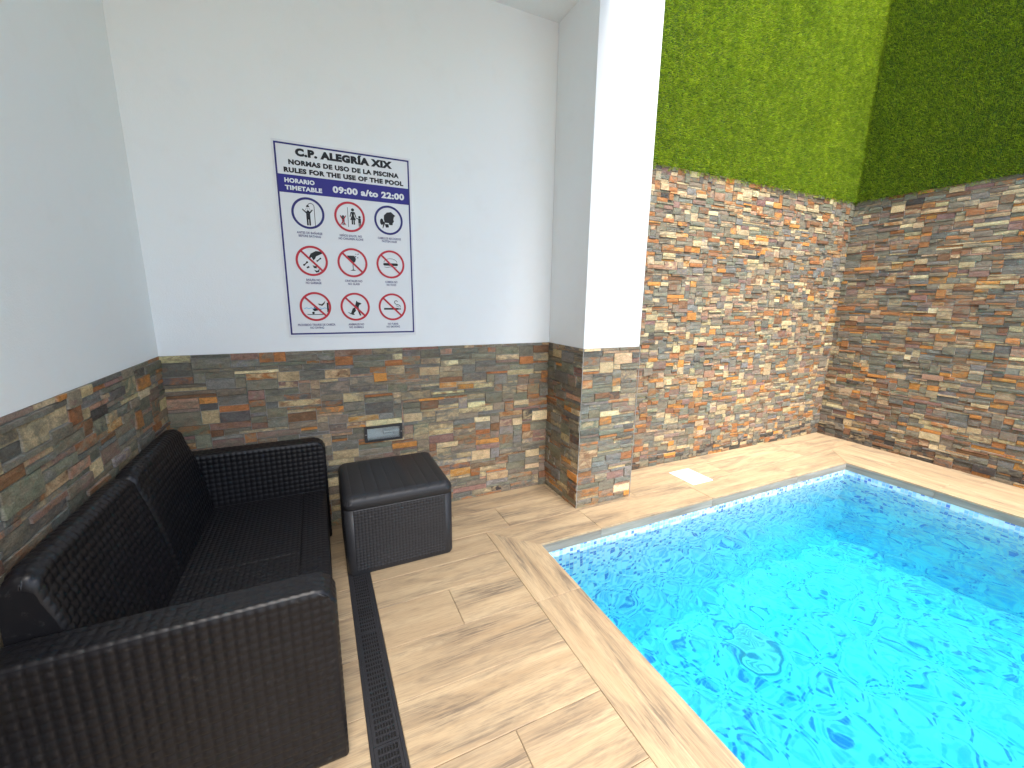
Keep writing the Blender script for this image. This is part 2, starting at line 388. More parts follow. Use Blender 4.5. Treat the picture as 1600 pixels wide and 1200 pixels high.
# ------------------------------------------------------------------ stone cladding
PAL = {'greygreen': (.165, .165, .130), 'greybrown': (.20, .175, .135), 'slate': (.114, .115, .107), 'blue': (.178, .180, .172), 'rust': (.31, .140, .055),
       'orange': (.46, .215, .06), 'tan': (.42, .34, .21), 'cream': (.56, .48, .30), 'mauve': (.215, .138, .120), 'pink': (.36, .225, .155), 'brown': (.19, .105, .060), 'dark': (.055, .052, .050)}
MATES = {k: ('greybrown', 'greygreen', 'tan', 'brown') for k in PAL}
MATES.update(greygreen=('greybrown', 'slate', 'tan', 'rust', 'blue'), greybrown=('greygreen', 'rust', 'tan', 'slate', 'mauve'), slate=('greygreen', 'greybrown', 'rust'), blue=('slate', 'greygreen', 'greybrown', 'tan'))
W_SHADE = dict(greygreen=30, greybrown=24, slate=9, blue=7, rust=7, orange=3, tan=11, cream=2, mauve=5, pink=3, brown=4, dark=.5)
W_POOL = dict(greygreen=18, greybrown=27, slate=5, blue=8, rust=11, orange=8, tan=17, cream=3.5, mauve=4.5, pink=4, brown=7, dark=.5)
W_COL = dict(greygreen=20, greybrown=18, slate=14, blue=22, rust=6, orange=3, tan=7, cream=3, mauve=3, pink=4, brown=3, dark=1)
def fill(Wc, Hc, rs, holes):
    occ = np.zeros((Hc, Wc), bool)
    for (a, b, c, d) in holes: occ[c:d, a:b] = True
    out = []
    for j in range(Hc):
        i = 0
        while i < Wc:
            if occ[j, i]: i += 1; continue
            run = 0
            while i + run < Wc and not occ[j, i + run] and run < 40: run += 1
            h = rs.choices((1, 2, 3, 4), (34, 40, 20, 6))[0]; h = min(h, Hc - j)
            wd = int(rs.triangular(6, 30, 13)) if h < 3 else int(rs.triangular(6, 21, 11))
            wd = min(wd, run)
            if run - wd < 5: wd = run if run < 24 else run - 6
            while h > 1 and occ[j:j+h, i:i+wd].any(): h -= 1
            occ[j:j+h, i:i+wd] = True; out.append((i, j, wd, h)); i += wd
    return out
def visible_size(c, area, n):
    d = c - CAM; z = d @ FW
    if z < .1: return 0
    u = 800 + FPX * (d @ RT) / z; v = 600 - FPX * (d @ UP) / z
    L = np.linalg.norm(d); s = area * abs(d @ n) / L ** 3
    return s if -30 < u < 1630 and -30 < v < 1230 else s * 1e-4
def cladding(parent, o, u, n, W, H, seed, weights, holes=(), limit=300, unit=(.01, .0186), dark_foot=0.0):
    """split slate pieces over a W x H patch; o: lower corner, u: along, n: outward"""
    rs = random.Random(seed); o = np.array(o, float); u = np.array(u, float); n = np.array(n, float); zv = np.array((0, 0, 1.0))
    Wc = round(W / unit[0]); Hc = round(H / unit[1]); cu, cv = W / Wc, H / Hc
    hs = [(round(a / cu), round(b / cu), round(c / cv), round(d / cv)) for a, b, c, d in holes]
    names_ = list(weights); wts = [weights[k] for k in names_]
    pcs = []
    for (i, j, wd, h) in fill(Wc, Hc, rs, hs):
        nm = rs.choices(names_, wts)[0]
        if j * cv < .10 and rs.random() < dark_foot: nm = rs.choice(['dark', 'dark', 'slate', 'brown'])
        t = np.array(PAL[nm]) * rs.uniform(.86, 1.32) * np.array([rs.uniform(.93, 1.07) for _ in range(3)])
        nm2 = nm if rs.random() < .35 else rs.choice(MATES[nm])
        t2 = np.array(PAL[nm2]) * rs.uniform(.88, 1.28)
        if unit[0] > .009: t = t * (1.14, 1.07, .98); t2 = t2 * (1.14, 1.07, .98)
        else: t = t * (.97, .94, .88); t2 = t2 * (.97, .94, .88)
        g = .0007
        a0, a1, b0, b1 = i * cu + g, (i + wd) * cu - g, j * cv + g, (j + h) * cv - g
        kx = max(1, min(4, round((a1 - a0) / .045))); ky = 1 if h == 1 else 2
        d0 = rs.choice((.001, .002, .003, .004, .005, .007, .009, .011)) * (1.25 if unit[0] < .009 else 1.0) + rs.uniform(-.001, .001)
        tu, tv = rs.uniform(-.012, .012), rs.uniform(-.03, .03)
        V = []; F = []
        for q in range(ky + 1):
            for p in range(kx + 1):
                bu, bv = p in (0, kx), q in (0, ky)
                au = a0 + (a1 - a0) * p / kx + (rs.uniform(0, .0020) * (1 if p == 0 else -1) if bu else rs.uniform(-.012, .012))
                av = b0 + (b1 - b0) * q / ky + (rs.uniform(0, .0022) * (1 if q == 0 else -1) if bv else rs.uniform(-.006, .006))
                dd = d0 + tu * (au - (a0 + a1) / 2) + tv * (av - (b0 + b1) / 2) + (rs.uniform(-.0018, .0002) if bu or bv else rs.uniform(0, .0022))
                V.append(o + u * au + zv * av + n * dd)
        w_ = kx + 1
        for q in range(ky):
            for p in range(kx): F.append((q*w_+p, q*w_+p+1, (q+1)*w_+p+1, (q+1)*w_+p))
        ring = [p for p in range(kx)] + [q * w_ + kx for q in range(ky)] + [ky * w_ + p for p in range(kx, 0, -1)] + [q * w_ for q in range(ky, 0, -1)]
        k0 = len(V); V += [V[r] - n * (np.dot(V[r] - o, n) + .006) for r in ring]; nr = len(ring)
        for r in range(nr): F.append((ring[(r+1) % nr], ring[r], k0 + r, k0 + (r+1) % nr))
        if np.dot(np.cross(u, zv), n) < 0: F = [f[::-1] for f in F]
        c = o + u * (a0 + a1) / 2 + zv * (b0 + b1) / 2 + n * d0
        tt = np.tile(t, (len(V), 1)); tt2 = np.tile(t2, (len(V), 1)); tt[k0:] = tt2[k0:] = (.46, .44, .39)
        pcs.append((visible_size(c, (a1 - a0) * (b1 - b0), n), V, F, tt, tt2, c))
    pcs.sort(key=lambda q: -q[0])
    for s, V, F, t, t2, c in pcs[:limit]: mesh('stone', V, F, M['slate'], parent, origin=c, tint=t, tint2=t2)
    rest = pcs[limit:]
    if rest:
        VV = []; FF = []; TT = []; T2 = []
        for s, V, F, t, t2, c in rest:
            k = len(VV); VV += V; FF += [tuple(i + k for i in f) for f in F]; TT.append(t); T2.append(t2)
        tag(mesh('stone_cladding', VV, FF, M['slate'], parent, tint=np.vstack(TT), tint2=np.vstack(T2)), kind='stuff')
    return len(pcs)

# left wall (behind the sofa)
lw = thing('wall', (XL, .3, 0), 'white plastered wall with low slate cladding directly behind the black sofa', 'wall')
b = MB(); b.box((XL - .25, YN, HS), (XL, YA, HC)); b.build('plaster', M['render'], lw)
b = MB(); b.box((XL - .25, YN, 0), (XL - .004, YA, HS)); b.build('mortar_bed', M['mortar'], lw)
cladding(lw, (XL, YN, 0), (0, 1, 0), (1, 0, 0), YA - YN, HS, 11, W_SHADE)
# alcove back wall
LX0, LX1, LZ0, LZ1 = 0.222, 0.452, 0.513, 0.614
aw = thing('wall', (.4, YA, 0), 'white plastered wall carrying the pool rules sign above a slate foot', 'wall')
b = MB(); b.box((XL - .25, YA, HS), (XK2, YA + .25, HC)); b.build('plaster', M['render'], aw)
b = MB(); b.box((XL - .25, YA + .06, 0), (XK2, YA + .25, HS))
for x0, x1, z0, z1 in ((XL - .25, LX0, 0, HS), (LX1, XK2, 0, HS), (LX0, LX1, 0, LZ0), (LX0, LX1, LZ1, HS)): b.box((x0, YA + .004, z0), (x1, YA + .06, z1))
b.build('mortar_bed', M['mortar'], aw)
cladding(aw, (XL, YA, 0), (1, 0, 0), (0, -1, 0), XK - XL, HS, 12, W_SHADE, holes=[(LX0 - XL, LX1 - XL, LZ0, LZ1)])
# column
kw = thing('column', ((XK + XK2) / 2, (YK + YA) / 2, 0), 'square white column with slate clad foot beside the pool', 'column')
b = MB(); b.box((XK, YK, HS), (XK2, YA - .002, HC + .3)); b.build('shaft', M['render'], kw)
b = MB(); b.box((XK + .005, YK + .005, 0), (XK2 - .005, YA - .002, HS)); b.build('mortar_bed', M['mortar'], kw)
cladding(kw, (XK, YK, 0), (1, 0, 0), (0, -1, 0), XK2 - XK, HS, 13, W_COL, limit=130)
cladding(kw, (XK, YK, 0), (0, 1, 0), (-1, 0, 0), YA - YK, HS, 14, W_SHADE, limit=130)
for x in (XK - .006, XK2 + .003):
    b = MB(); b.box((x, YK - .0085, .004), (x + .003, YK - .004, HS)); b.build('corner_trim', M['mortar'], kw)
# pool wall and right wall
pw = thing('wall', (3.4, YB, 0), 'pool wall of mixed slate under bright artificial grass, beside the white column', 'wall')
b = MB(); b.box((XK2 - .002, YB + .004, 0), (XC + .3, YB + .3, HB)); b.build('mortar_bed', M['mortar'], pw)
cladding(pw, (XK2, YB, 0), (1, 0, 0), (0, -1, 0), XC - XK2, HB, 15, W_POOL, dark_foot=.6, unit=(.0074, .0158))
rw = thing('wall', (XC, .5, 0), 'long pool wall of mixed slate under shaded artificial grass, opposite the sofa', 'wall')
b = MB(); b.box((XC + .004, YN, 0), (XC + .3, YB + .004, HB)); b.build('mortar_bed', M['mortar'], rw)
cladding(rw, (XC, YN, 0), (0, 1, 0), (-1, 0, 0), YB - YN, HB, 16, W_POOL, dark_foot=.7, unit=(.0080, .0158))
def turf(parent, o, u, n, W, H, dens, seed, lean=-.45):
    o = np.array(o, float); u = np.array(u, float); n = np.array(n, float); zv = np.array((0, 0, 1.0))
    r = np.random.default_rng(seed); N = int(W * H * dens)
    a = r.uniform(0, W, N); c = r.uniform(0, H, N)
    # tuft rows: blades gather on a loose 12 mm grid
    a += .35 * (np.round(a / .012) * .012 - a); c += .35 * (np.round(c / .014) * .014 - c)
    c = np.where(c < .03, c - .018 * (np.sin(a * 23) * np.sin(a * 61 + 1) + .6 * np.sin(a * 140)) * (1 - c / .03) - .01 * r.uniform(0, 1, N) * (c < .012), c)
    base = o + a[:, None] * u + c[:, None] * zv + (.004 + .006 * np.sin(a * 4.1 + 1.3 * np.sin(c * 5))[:, None] * np.sin(c * 3.3 + a)[:, None] ** 2 + .004) * n
    wave = np.sin(a * 7 + 2 * np.sin(c * 3)) * .4 + np.sin(c * 11 + a * 5) * .4
    ln = r.uniform(.016, .028, N); du = r.normal(0, .45, N) + .25 * wave; dz = r.normal(lean, .5, N) + .15 * wave
    tip = n + du[:, None] * u + dz[:, None] * zv; tip /= np.linalg.norm(tip, axis=1)[:, None]; tip = base + tip * ln[:, None]
    side = np.cross(tip - base, r.normal(0, 1, (N, 3))); side /= np.linalg.norm(side, axis=1)[:, None] + 1e-9
    wd = r.uniform(.0014, .0026, N)[:, None]
    V = np.empty((N, 3, 3)); V[:, 0] = base - side * wd; V[:, 1] = base + side * wd; V[:, 2] = tip
    f = np.arange(3 * N).reshape(N, 3)
    pal = np.array([(.31, .46, .022), (.25, .40, .02), (.40, .52, .04), (.18, .30, .02), (.45, .50, .08)])
    t = .90 * pal[r.choice(5, N, p=[.34, .28, .2, .12, .06])] * r.uniform(.8, 1.2, (N, 1))
    tag(mesh('turf', V.reshape(-1, 3), f, M['turf'], parent, tint=np.repeat(t, 3, 0)), kind='stuff')
b = MB(); b.box((XK2 - .002, YB - .008, HB), (XC, YB + .3, HT)); b.build('turf_backing', M['turf_backing'], pw)
turf(pw, (XK2, YB - .008, HB - .012), (1, 0, 0), (0, -1, 0), XC - XK2, HT - HB, 42000, 1, lean=-.3)
b = MB(); b.box((XC - .008, YN, HB), (XC + .3, YB + .3, HT)); b.build('turf_backing', M['turf_backing'], rw)
turf(rw, (XC - .008, .4, HB - .012), (0, 1, 0), (-1, 0, 0), YB - .4, 4.2 - HB, 42000, 2, lean=.15)
# ceiling over the alcove
b = MB(); b.box((XL - .25, -0.2, HC), (1.60, YA + .25, HC + .26)); tag(b.build('ceiling', M['render']), kind='structure')

# ------------------------------------------------------------------ sign
SX, SZ, SY = -0.139, 1.176, YA - .006
sg = thing('pool_rules_sign', (SX + .351, YA, SZ), 'white pool rules sign with blue timetable band and nine round pictograms', 'sign')
b = MB(); b.box((SX, SY, SZ), (SX + .700, YA - .0005, SZ + 1.006)); b.build('board', M['sign_white'], sg)
_lay = [0]
def flat(name, polys, mat, parent, lay=1):
    V = []; F = []
    for P in polys:
        k = len(V); V += [(SX + x, SY - .0006 * lay, SZ + z) for x, z in P]; F.append(tuple(range(k, k + len(P))))
    return mesh(name, V, F, mat, parent)
def ringp(cx, cz, r0, r1, n=48):
    out = []
    for i in range(n):
        a, c = 2 * math.pi * i / n, 2 * math.pi * (i + 1) / n
        out.append([(cx + r * math.cos(g), cz + r * math.sin(g)) for r, g in ((r0, a), (r1, a), (r1, c), (r0, c))])
    return out
def disc(cx, cz, r, n=24, sy=1.0): return [(cx + r * math.cos(2 * math.pi * i / n), cz + sy * r * math.sin(2 * math.pi * i / n)) for i in range(n)]
def bar(x0, z0, x1, z1, w, w2=None):
    d = math.hypot(x1 - x0, z1 - z0); nx_, nz_ = -(z1 - z0) / d, (x1 - x0) / d; w2 = w if w2 is None else w2
    return [(x0 - nx_*w/2, z0 - nz_*w/2), (x1 - nx_*w2/2, z1 - nz_*w2/2), (x1 + nx_*w2/2, z1 + nz_*w2/2), (x0 + nx_*w/2, z0 + nz_*w/2)]
def rc(x0, z0, x1, z1): return [(x0, z0), (x1, z0), (x1, z1), (x0, z1)]
bd = .0085; e0, e1, e2, e3 = .010, .014, .690, .995
flat('border', [rc(e0, e1, e2, e1 + bd), rc(e0, e3 - bd, e2, e3), rc(e0, e1 + bd, e0 + bd, e3 - bd), rc(e2 - bd, e1 + bd, e2, e3 - bd)], M['sign_navy'], sg)
flat('timetable_band', [rc(e0 + bd, .755, e2 - bd, .843)], M['sign_blue'], sg)
TX = []
def text(name, s, cx, cz, width, height, bold, mat, parent, lay=2): TX.append((name, s, cx, cz, width, height, bold, mat, parent, lay))
text('title_lettering', 'C.P. ALEGRÍA XIX', .351, .9405, .490, .0335, .075, 'sign_black', sg)
text('subtitle_lettering', 'NORMAS DE USO DE LA PISCINA', .351, .8945, .560, .0225, .060, 'sign_black', sg)
text('subtitle_lettering', 'RULES FOR THE USE OF THE POOL', .351, .8555, .608, .0225, .060, 'sign_black', sg)
text('timetable_lettering', 'HORARIO', .117, .8055, .142, .021, .048, 'sign_white', sg)
text('timetable_lettering', 'TIMETABLE', .134, .7700, .176, .021, .048, 'sign_white', sg)
text('timetable_lettering', '09:00 a/to 22:00', .466, .7795, .382, .032, .048, 'sign_white', sg)
CAP = [('ANTES DE BAÑARSE', 'BEFORE BATHING'), ('NIÑOS SOLOS, NO', 'NO CHILDREN ALONE'), ('CABELLOS RECOGIDOS', 'FASTEN HAIR'), ('BASURA NO', 'NO GARBAGE'), ('CRISTALES NO', 'NO GLASS'), ('COMIDA NO', 'NO FOOD'),
       ('PROHIBIDO TIRARSE DE CABEZA', 'NO DIVING'), ('ANIMALES NO', 'NO ANIMALS'), ('NO FUMAR', 'NO SMOKING')]
def picto(k):
    S = []  # (x, z) in units of the ring radius
    if k == 0:
        S = [disc(.0, -.02 + .12, .10), bar(0, .0, 0, -.42, .26), bar(-.07, -.38, -.07, -.95 + .12, .11), bar(.08, -.38, .08, -.95 + .12, .11), bar(-.06, -.02, -.36, .26, .10, .07), bar(.06, -.02, .30, .26, .10, .07)]
        S += [bar(.42, -.95 + .1, .42, .48, .04)] + [bar(.42 - .21 + .21 * math.cos(a), .48 + .21 * math.sin(a), .42 - .21 + .21 * math.cos(a + .42), .48 + .21 * math.sin(a + .42), .04) for a in (0, .4, .8, 1.2, 1.6, 2.0, 2.4)]
        S += [[(-.12, .42), (.12, .42), (.05, .56), (-.05, .56)]] + [bar(-.08 + .08 * i, .38, -.16 + .16 * i, .2, .02) for i in range(3)]
    elif k == 1:
        S = [bar(-.13, -.72, -.13, .68, .035)]
        for x, s in ((-.47, .62), (.68, .68)):
            z = -.38 + .0 * x
            S += [disc(x, z + .62 * s, .13 * s), bar(x, z + .48 * s, x, z, .28 * s), bar(x - .07 * s, z, x - .07 * s, z - .38 * s, .10 * s), bar(x + .07 * s, z, x + .07 * s, z - .38 * s, .10 * s)]
        S += [bar(-.47 - .05, -.10, -.47 - .20, .06, .06), bar(-.47 + .05, -.10, -.47 + .20, .06, .06), bar(.60, -.10, .40, -.02, .06)]
        S += [disc(.22, .52, .11), [(.12, .38), (.32, .38), (.30, .12), (.42, -.20), (.02, -.20), (.14, .12)], bar(.16, -.2, .16, -.52, .10), bar(.29, -.2, .29, -.52, .10), bar(.11, .36, .02, .02, .07), bar(.33, .36, .42, .02, .07)]
    elif k == 2:
        S = [[(-.28, -.28), (-.02, -.28), (.0, -.52), (-.22, -.55), (-.28, -.4)], [(-.30, -.20), (.30, -.20), (.40, -.06), (.36, .10), (.42, .30), (.52, .36), (.20, .62), (-.12, .56), (-.34, .34), (-.36, .06)],
             [(.0, -.20), (.30, -.20), (.28, -.34), (.04, -.34)], disc(-.52, -.14, .13, 20, 1.8), bar(-.38, -.12, -.34, -.30, .10, .14), bar(-.36, -.28, -.46, -.60, .12, .05)]
    elif k == 3:
        S = [[(.62, .70), (.30, .72), (-.05, .52), (-.22, .20), (-.14, .12), (-.02, .28), (.10, .05), (.22, .16), (.30, .34), (.50, .44), (.78, .58)],
             bar(.38, .02, .56, .20, .07), disc(.36, .02, .06), disc(.58, .20, .06), bar(-.52, -.30, -.34, -.12, .07), disc(-.54, -.30, .07), disc(-.33, -.1, .07), [(-.40, -.45), (-.24, -.36), (-.18, -.46), (-.34, -.54)],
             [(.02, -.30), (.20, -.36), (.30, -.26), (.28, -.52), (.10, -.50)], [(.10, -.62), (.30, -.70), (.48, -.54), (.42, -.78), (.22, -.82)]]
    elif k == 4:
        S = [[(-.38, .52), (.14, .52), (.26, .30), (.20, .10), (.05, -.02), (-.08, .02)], bar(.02, .02, .02, -.52, .05), [(-.20, -.58), (.24, -.58), (.06, -.50), (-.02, -.50)],
             rc(.20, .42, .28, .50), [(.34, .38), (.42, .34), (.42, .46)], [(.36, .58), (.50, .66), (.42, .70)], rc(.24, .62, .30, .67)]
    elif k == 5:
        S = [[(-.58, .02), (-.50, .10), (.52, .10), (.58, .0), (.52, -.10), (-.50, -.10)]]
        S += [bar(-.48 + .12 * i, -.20 - .03 * math.sin(i), -.36 + .12 * i, -.20 - .03 * math.sin(i + 1), .035) for i in range(8)]
        S += [bar(.5 * math.cos(a), .16 + .28 * math.sin(a), .5 * math.cos(a + .33), .16 + .28 * math.sin(a + .33), .03) for a in np.arange(0, 3.0, .32)]
    elif k == 6:
        S = [[(.18, .24), (.42, .18), (.55, .28), (.70, .46), (.62, .22), (.46, .06), (.24, .12)], [(-.05, .02), (-.22, -.22), (-.10, -.34), (.42, -.22), (.30, -.16), (.08, -.14), (.12, .0)], disc(-.18, -.46, .09), rc(.82 - .04, -.40, .94 - .04, .30), bar(-.60, -.58, .62, -.58, .05)]
    elif k == 7:
        S = [[(.02, .20), (.10, .48), (.20, .36), (.36, .32), (.48, .24), (.30, .14), (.24, -.02), (.30, -.30), (.40, -.66), (.30, -.68), (.16, -.30), (.04, -.08), (-.06, -.02)],
             [(-.02, -.04), (-.20, -.12), (-.34, -.48), (-.26, -.62), (-.06, -.62), (-.14, -.50), (.04, -.30)], bar(-.30, -.56, -.54, -.42, .08, .03)]
    else:
        S = [rc(-.66, -.22, .50, -.08), rc(.53, -.22, .58, -.08), rc(.61, -.22, .66, -.08)]
        pts = [(.62, -.02), (.60, .12), (.46, .18), (.28, .22), (.16, .34), (.22, .48), (.36, .50), (.42, .40)]
        S += [bar(*a, *c, .05) for a, c in zip(pts[:-1], pts[1:])]; pts = [(.50, .0), (.42, .06), (.28, .10)]; S += [bar(*a, *c, .04) for a, c in zip(pts[:-1], pts[1:])]
    return S
for k in range(9):
    cx, cz = (.145, .354, .564)[k % 3], (.660, .414, .168)[k // 3]; rr = .080
    o = flat('pictogram', [[(cx + x * rr * .93, cz + z * rr * .93) for x, z in P] for P in picto(k)], M['sign_black'], sg, 1)
    ringm = M['sign_navy'] if k in (0, 2) else M['sign_red']
    flat('ring', ringp(cx, cz, rr - .0115, rr), ringm, o, 2)
    if k == 6:
        flat('water_line', [bar(cx - .058 + .0116 * i, cz - .009 + (.003 if i % 2 else -.003), cx - .058 + .0116 * (i + 1), cz - .009 + (-.003 if i % 2 else .003), .003) for i in range(10)], M['sign_cyan'], o, 1.5)
    if k >= 3: q = rr * .66; flat('slash', [bar(cx - q, cz + q, cx + q, cz - q, .0105)], M['sign_red'], o, 3)
    if k == 1: flat('cross_mark', [bar(cx - .050, cz + .002, cx - .022, cz - .046, .004), bar(cx - .050, cz - .046, cx - .022, cz + .002, .004)], M['sign_red'], o, 3)
    for j, s in enumerate(CAP[k]):
        text('caption', s, cx, cz - .100 - .0165 * j - .006, min(.0078 * len(s), .192 if len(s) > 20 else .13), .0118, .030, 'sign_caption', o)
tmp = []
for (name, s, cx, cz, wd, ht, bold, mat, parent, lay) in TX:
    cu_ = bpy.data.curves.new('t', 'FONT'); cu_.body = s; cu_.size = 1.0; cu_.offset = bold; cu_.resolution_u = 3; cu_.space_character = 1.0 + 1.6 * bold
    to = bpy.data.objects.new('t', cu_); COL.objects.link(to); tmp.append(to)
bpy.context.view_layer.update(); dg = bpy.context.evaluated_depsgraph_get()
for to, (name, s, cx, cz, wd, ht, bold, mat, parent, lay) in zip(tmp, TX):
    me = bpy.data.meshes.new_from_object(to.evaluated_get(dg)); n_ = len(me.vertices)
    co = np.zeros(n_ * 3, np.float32); me.vertices.foreach_get('co', co); co = co.reshape(-1, 3)
    x0, x1 = co[:, 0].min(), co[:, 0].max()
    V = np.empty((n_, 3)); V[:, 0] = SX + cx + ((co[:, 0] - x0) / (x1 - x0) - .5) * wd; V[:, 2] = SZ + cz + co[:, 1] / .729 * ht; V[:, 1] = SY - .0006 * lay
    mesh(name, V, [tuple(pg.vertices) for pg in me.polygons], M[mat], parent)
    bpy.data.meshes.remove(me)
for to in tmp:
    c_ = to.data; bpy.data.objects.remove(to); bpy.data.curves.remove(c_)

# ------------------------------------------------------------------ woven plastic surfaces
def weave_h(U, V, cell):
    i, j = np.floor(U / cell), np.floor(V / cell); s = 2 * (U / cell - i) - 1; t = 2 * (V / cell - j) - 1
    par = (i + j) % 2
    hz = (1 - t ** 4) * (.45 + .55 * np.cos(s * math.pi / 2)); vt = (1 - s ** 4) * (.45 + .55 * np.cos(t * math.pi / 2))
    return np.where(par < .5, hz, vt)
def woven(fn, lu, lv, cell, amp, per=6, fade=.012, flip=False, extra=None):
    """fn(U, V) -> positions, normals (arrays); returns verts, faces of a woven sheet"""
    nu, nv = max(3, int(lu / cell * per) + 1), max(3, int(lv / cell * per) + 1)
    U, V = np.meshgrid(np.linspace(0, lu, nu), np.linspace(0, lv, nv), indexing='ij')
    P, N = fn(U, V)
    d = np.minimum(np.minimum(U, lu - U), np.minimum(V, lv - V))
    k = np.clip(d / fade, 0, 1)
    h = amp * weave_h(U, V, cell) * k
    if extra is not None: h = h + extra(U, V)
    P = P + N * h[..., None]
    return P.reshape(-1, 3), grid_faces(nu, nv, flip)
def join(parts):
    VV = []; FF = []; k = 0
    for V, F in parts: VV.append(V); FF.append(np.asarray(F) + k); k += len(V)
    return np.vstack(VV), np.vstack(FF)
def polyline(pts):
    P = np.array(pts, float); d = np.linalg.norm(np.diff(P, axis=0), axis=1); s = np.concatenate([[0], np.cumsum(d)])
    tan = np.gradient(P, s, axis=0); tan /= np.linalg.norm(tan, axis=1)[:, None]
    return P, tan, s
def arc(cx, cz, r, a0, a1, n=10): return [(cx + r * math.cos(a), cz + r * math.sin(a)) for a in np.linspace(a0, a1, n)]

CELL = .0255
sf = thing('sofa', (-.35, 1.85, 0), 'black woven plastic two seat sofa with two reclined back panels', 'sofa')
ZA, XF, XB = .602, -.006, -.712
def arm(y0, y1):
    r = .060
    prof = [(XB, ZA - .004), (XB + .05, ZA)] + [(x, ZA) for x in np.linspace(XB + .08, XF - r - .01, 8)] + arc(XF - r, ZA - r, r, math.pi / 2, 0, 12) + [(XF, z) for z in np.linspace(ZA - r - .02, .012, 8)]
    P, T, s = polyline(prof)
    e = .006
    def band(U, V):
        x = np.interp(U, s, P[:, 0]); z = np.interp(U, s, P[:, 1]); tx = np.interp(U, s, T[:, 0]); tz = np.interp(U, s, T[:, 1])
        nn = np.stack([-tz, 0 * tx, tx], -1); nn /= np.linalg.norm(nn, axis=-1)[..., None]
        q = np.minimum(V, y1 - y0 - V); drop = np.where(q < e, e - np.sqrt(np.maximum(0, e * e - (e - q) ** 2)), 0)
        return np.stack([x, y0 + V, z], -1) - nn * (drop[..., None]), nn
    parts = [woven(band, s[-1], y1 - y0, CELL, .0032, fade=.006)]
    def side(yy, sg_):
        def fn(U, V):
            x = XB + U; z = .012 + V; lim = r - e
            dx = x - (XF - r); dz = z - (ZA - r); L = np.hypot(dx, dz); k = np.where((dx > 0) & (dz > 0) & (L > lim), lim / np.maximum(L, 1e-9), 1)
            x2 = np.where(k < 1, XF - r + dx * k, x); z2 = np.where(k < 1, ZA - r + dz * k, z)
            return np.stack([x2, np.full_like(x2, yy), z2], -1), np.stack([0 * x, np.full_like(x, sg_), 0 * x], -1)
        return woven(fn, XF - e - XB, ZA - e - .012, CELL, .0046, fade=.010, flip=(sg_ > 0))
    parts += [side(y0, -1.0), side(y1, 1.0)]
    V, F = join([(v, f[:, ::1]) for v, f in parts])
    return mesh('armrest', V, F, M['rattan'], sf, smooth=True)
Y0, Y1, Y2, Y3 = 1.138, 1.234, 2.462, 2.556
arm(Y0, Y1); arm(Y2, Y3)
# seat
ZS = .312
def seat_fn(U, V):
    x = -.60 + U; lip = np.clip((x + .055) / .055, 0, 1); z = ZS - .012 * lip ** 2 + .010 * np.cos((V / (Y2 - Y1) - .5) * 2 * math.pi * 2) * 0
    return np.stack([x, Y1 + V, z], -1), np.stack([0 * x, 0 * x, 1 + 0 * x], -1)
def groove(U, V):
    x = -.60 + U; v = V / (Y2 - Y1)
    return -.006 * (np.abs(x + .135) < .0035) - .005 * ((np.abs(v - .5) < .003) & (x < -.135))
sv, sfc = woven(seat_fn, .60 + XF - .012, Y2 - Y1, CELL * .80, .0036, extra=groove, flip=False)
mesh('seat', sv, sfc, M['rattan'], sf, smooth=True)
def apron_fn(U, V):
    return np.stack([np.full_like(U, XF - .014), Y1 + U, .02 + V], -1), np.stack([1 + 0 * U, 0 * U, 0 * U], -1)
av, af = woven(apron_fn, Y2 - Y1, ZS - .034, CELL, .0032)
mesh('front_apron', av, af, M['rattan'], sf, smooth=True)
# back panels
def back(ya, yb):
    prof = [(-.548, .285), (-.556, .34), (-.566, .42), (-.578, .50), (-.593, .58), (-.612, .66), (-.630, .72)] + arc(-.668, .732, .036, .25, math.pi * .80, 9) + [(-.708, .72), (-.712, .60), (-.712, .30)]
    P, T, s = polyline(prof); r = .07; L = yb - ya
    def fn(U, V):
        x = np.interp(U, s, P[:, 0]); z = np.interp(U, s, P[:, 1]); tx = np.interp(U, s, T[:, 0]); tz = np.interp(U, s, T[:, 1])
        nn = np.stack([tz, 0 * tx, -tx], -1); nn /= np.linalg.norm(nn, axis=-1)[..., None]
        q = np.minimum(V, L - V); drop = np.where(q < r, r - np.sqrt(np.maximum(0, r * r - (r - q) ** 2)), 0) * .62
        bulge = .012 * np.sin(np.clip(V / L, 0, 1) * math.pi) * np.clip(1 - np.abs(z - .52) / .26, 0, 1)
        edge_ = np.where(q < .014, (.014 - q) * .45, 0) * (z > .3) * (x > -.66)
        z2 = np.where(z > .45, .45 + (z - .45) * (1 - drop / .33), z)
        return np.stack([x - bulge - edge_, ya + V, z2], -1), nn
    parts = [woven(fn, s[-1], L, CELL, .0042, fade=.008, flip=True)]
    V, F = parts[0]; nu = max(3, int(s[-1] / CELL * 6) + 1); nv = len(V) // nu
    bm_v = V.reshape(nu, nv, 3); caps = []
    VV = [V]; FF = [F]; base = len(V)
    faces = [tuple(f) for f in F]
    faces.append(tuple(i * nv for i in range(nu))); faces.append(tuple(i * nv + nv - 1 for i in range(nu))[::-1])
    o = mesh('backrest', V, faces, M['rattan'], sf)
    fl_ = np.ones(len(faces), bool); fl_[-2:] = False; o.data.polygons.foreach_set('use_smooth', fl_)
    return o
YM = (Y1 + Y2) / 2
back(Y1 + .006, YM - .003); back(YM + .003, Y2 - .006)
b = MB(); b.box((-.700, Y0 + .03, .015), (-.555, Y3 - .03, .30)); b.build('back_shell', M['rattan'], sf)
b = MB(); b.box((-.56, Y1 - .02, .02), (XF - .03, Y2 + .02, .26)); b.build('seat_box', M['rattan'], sf)

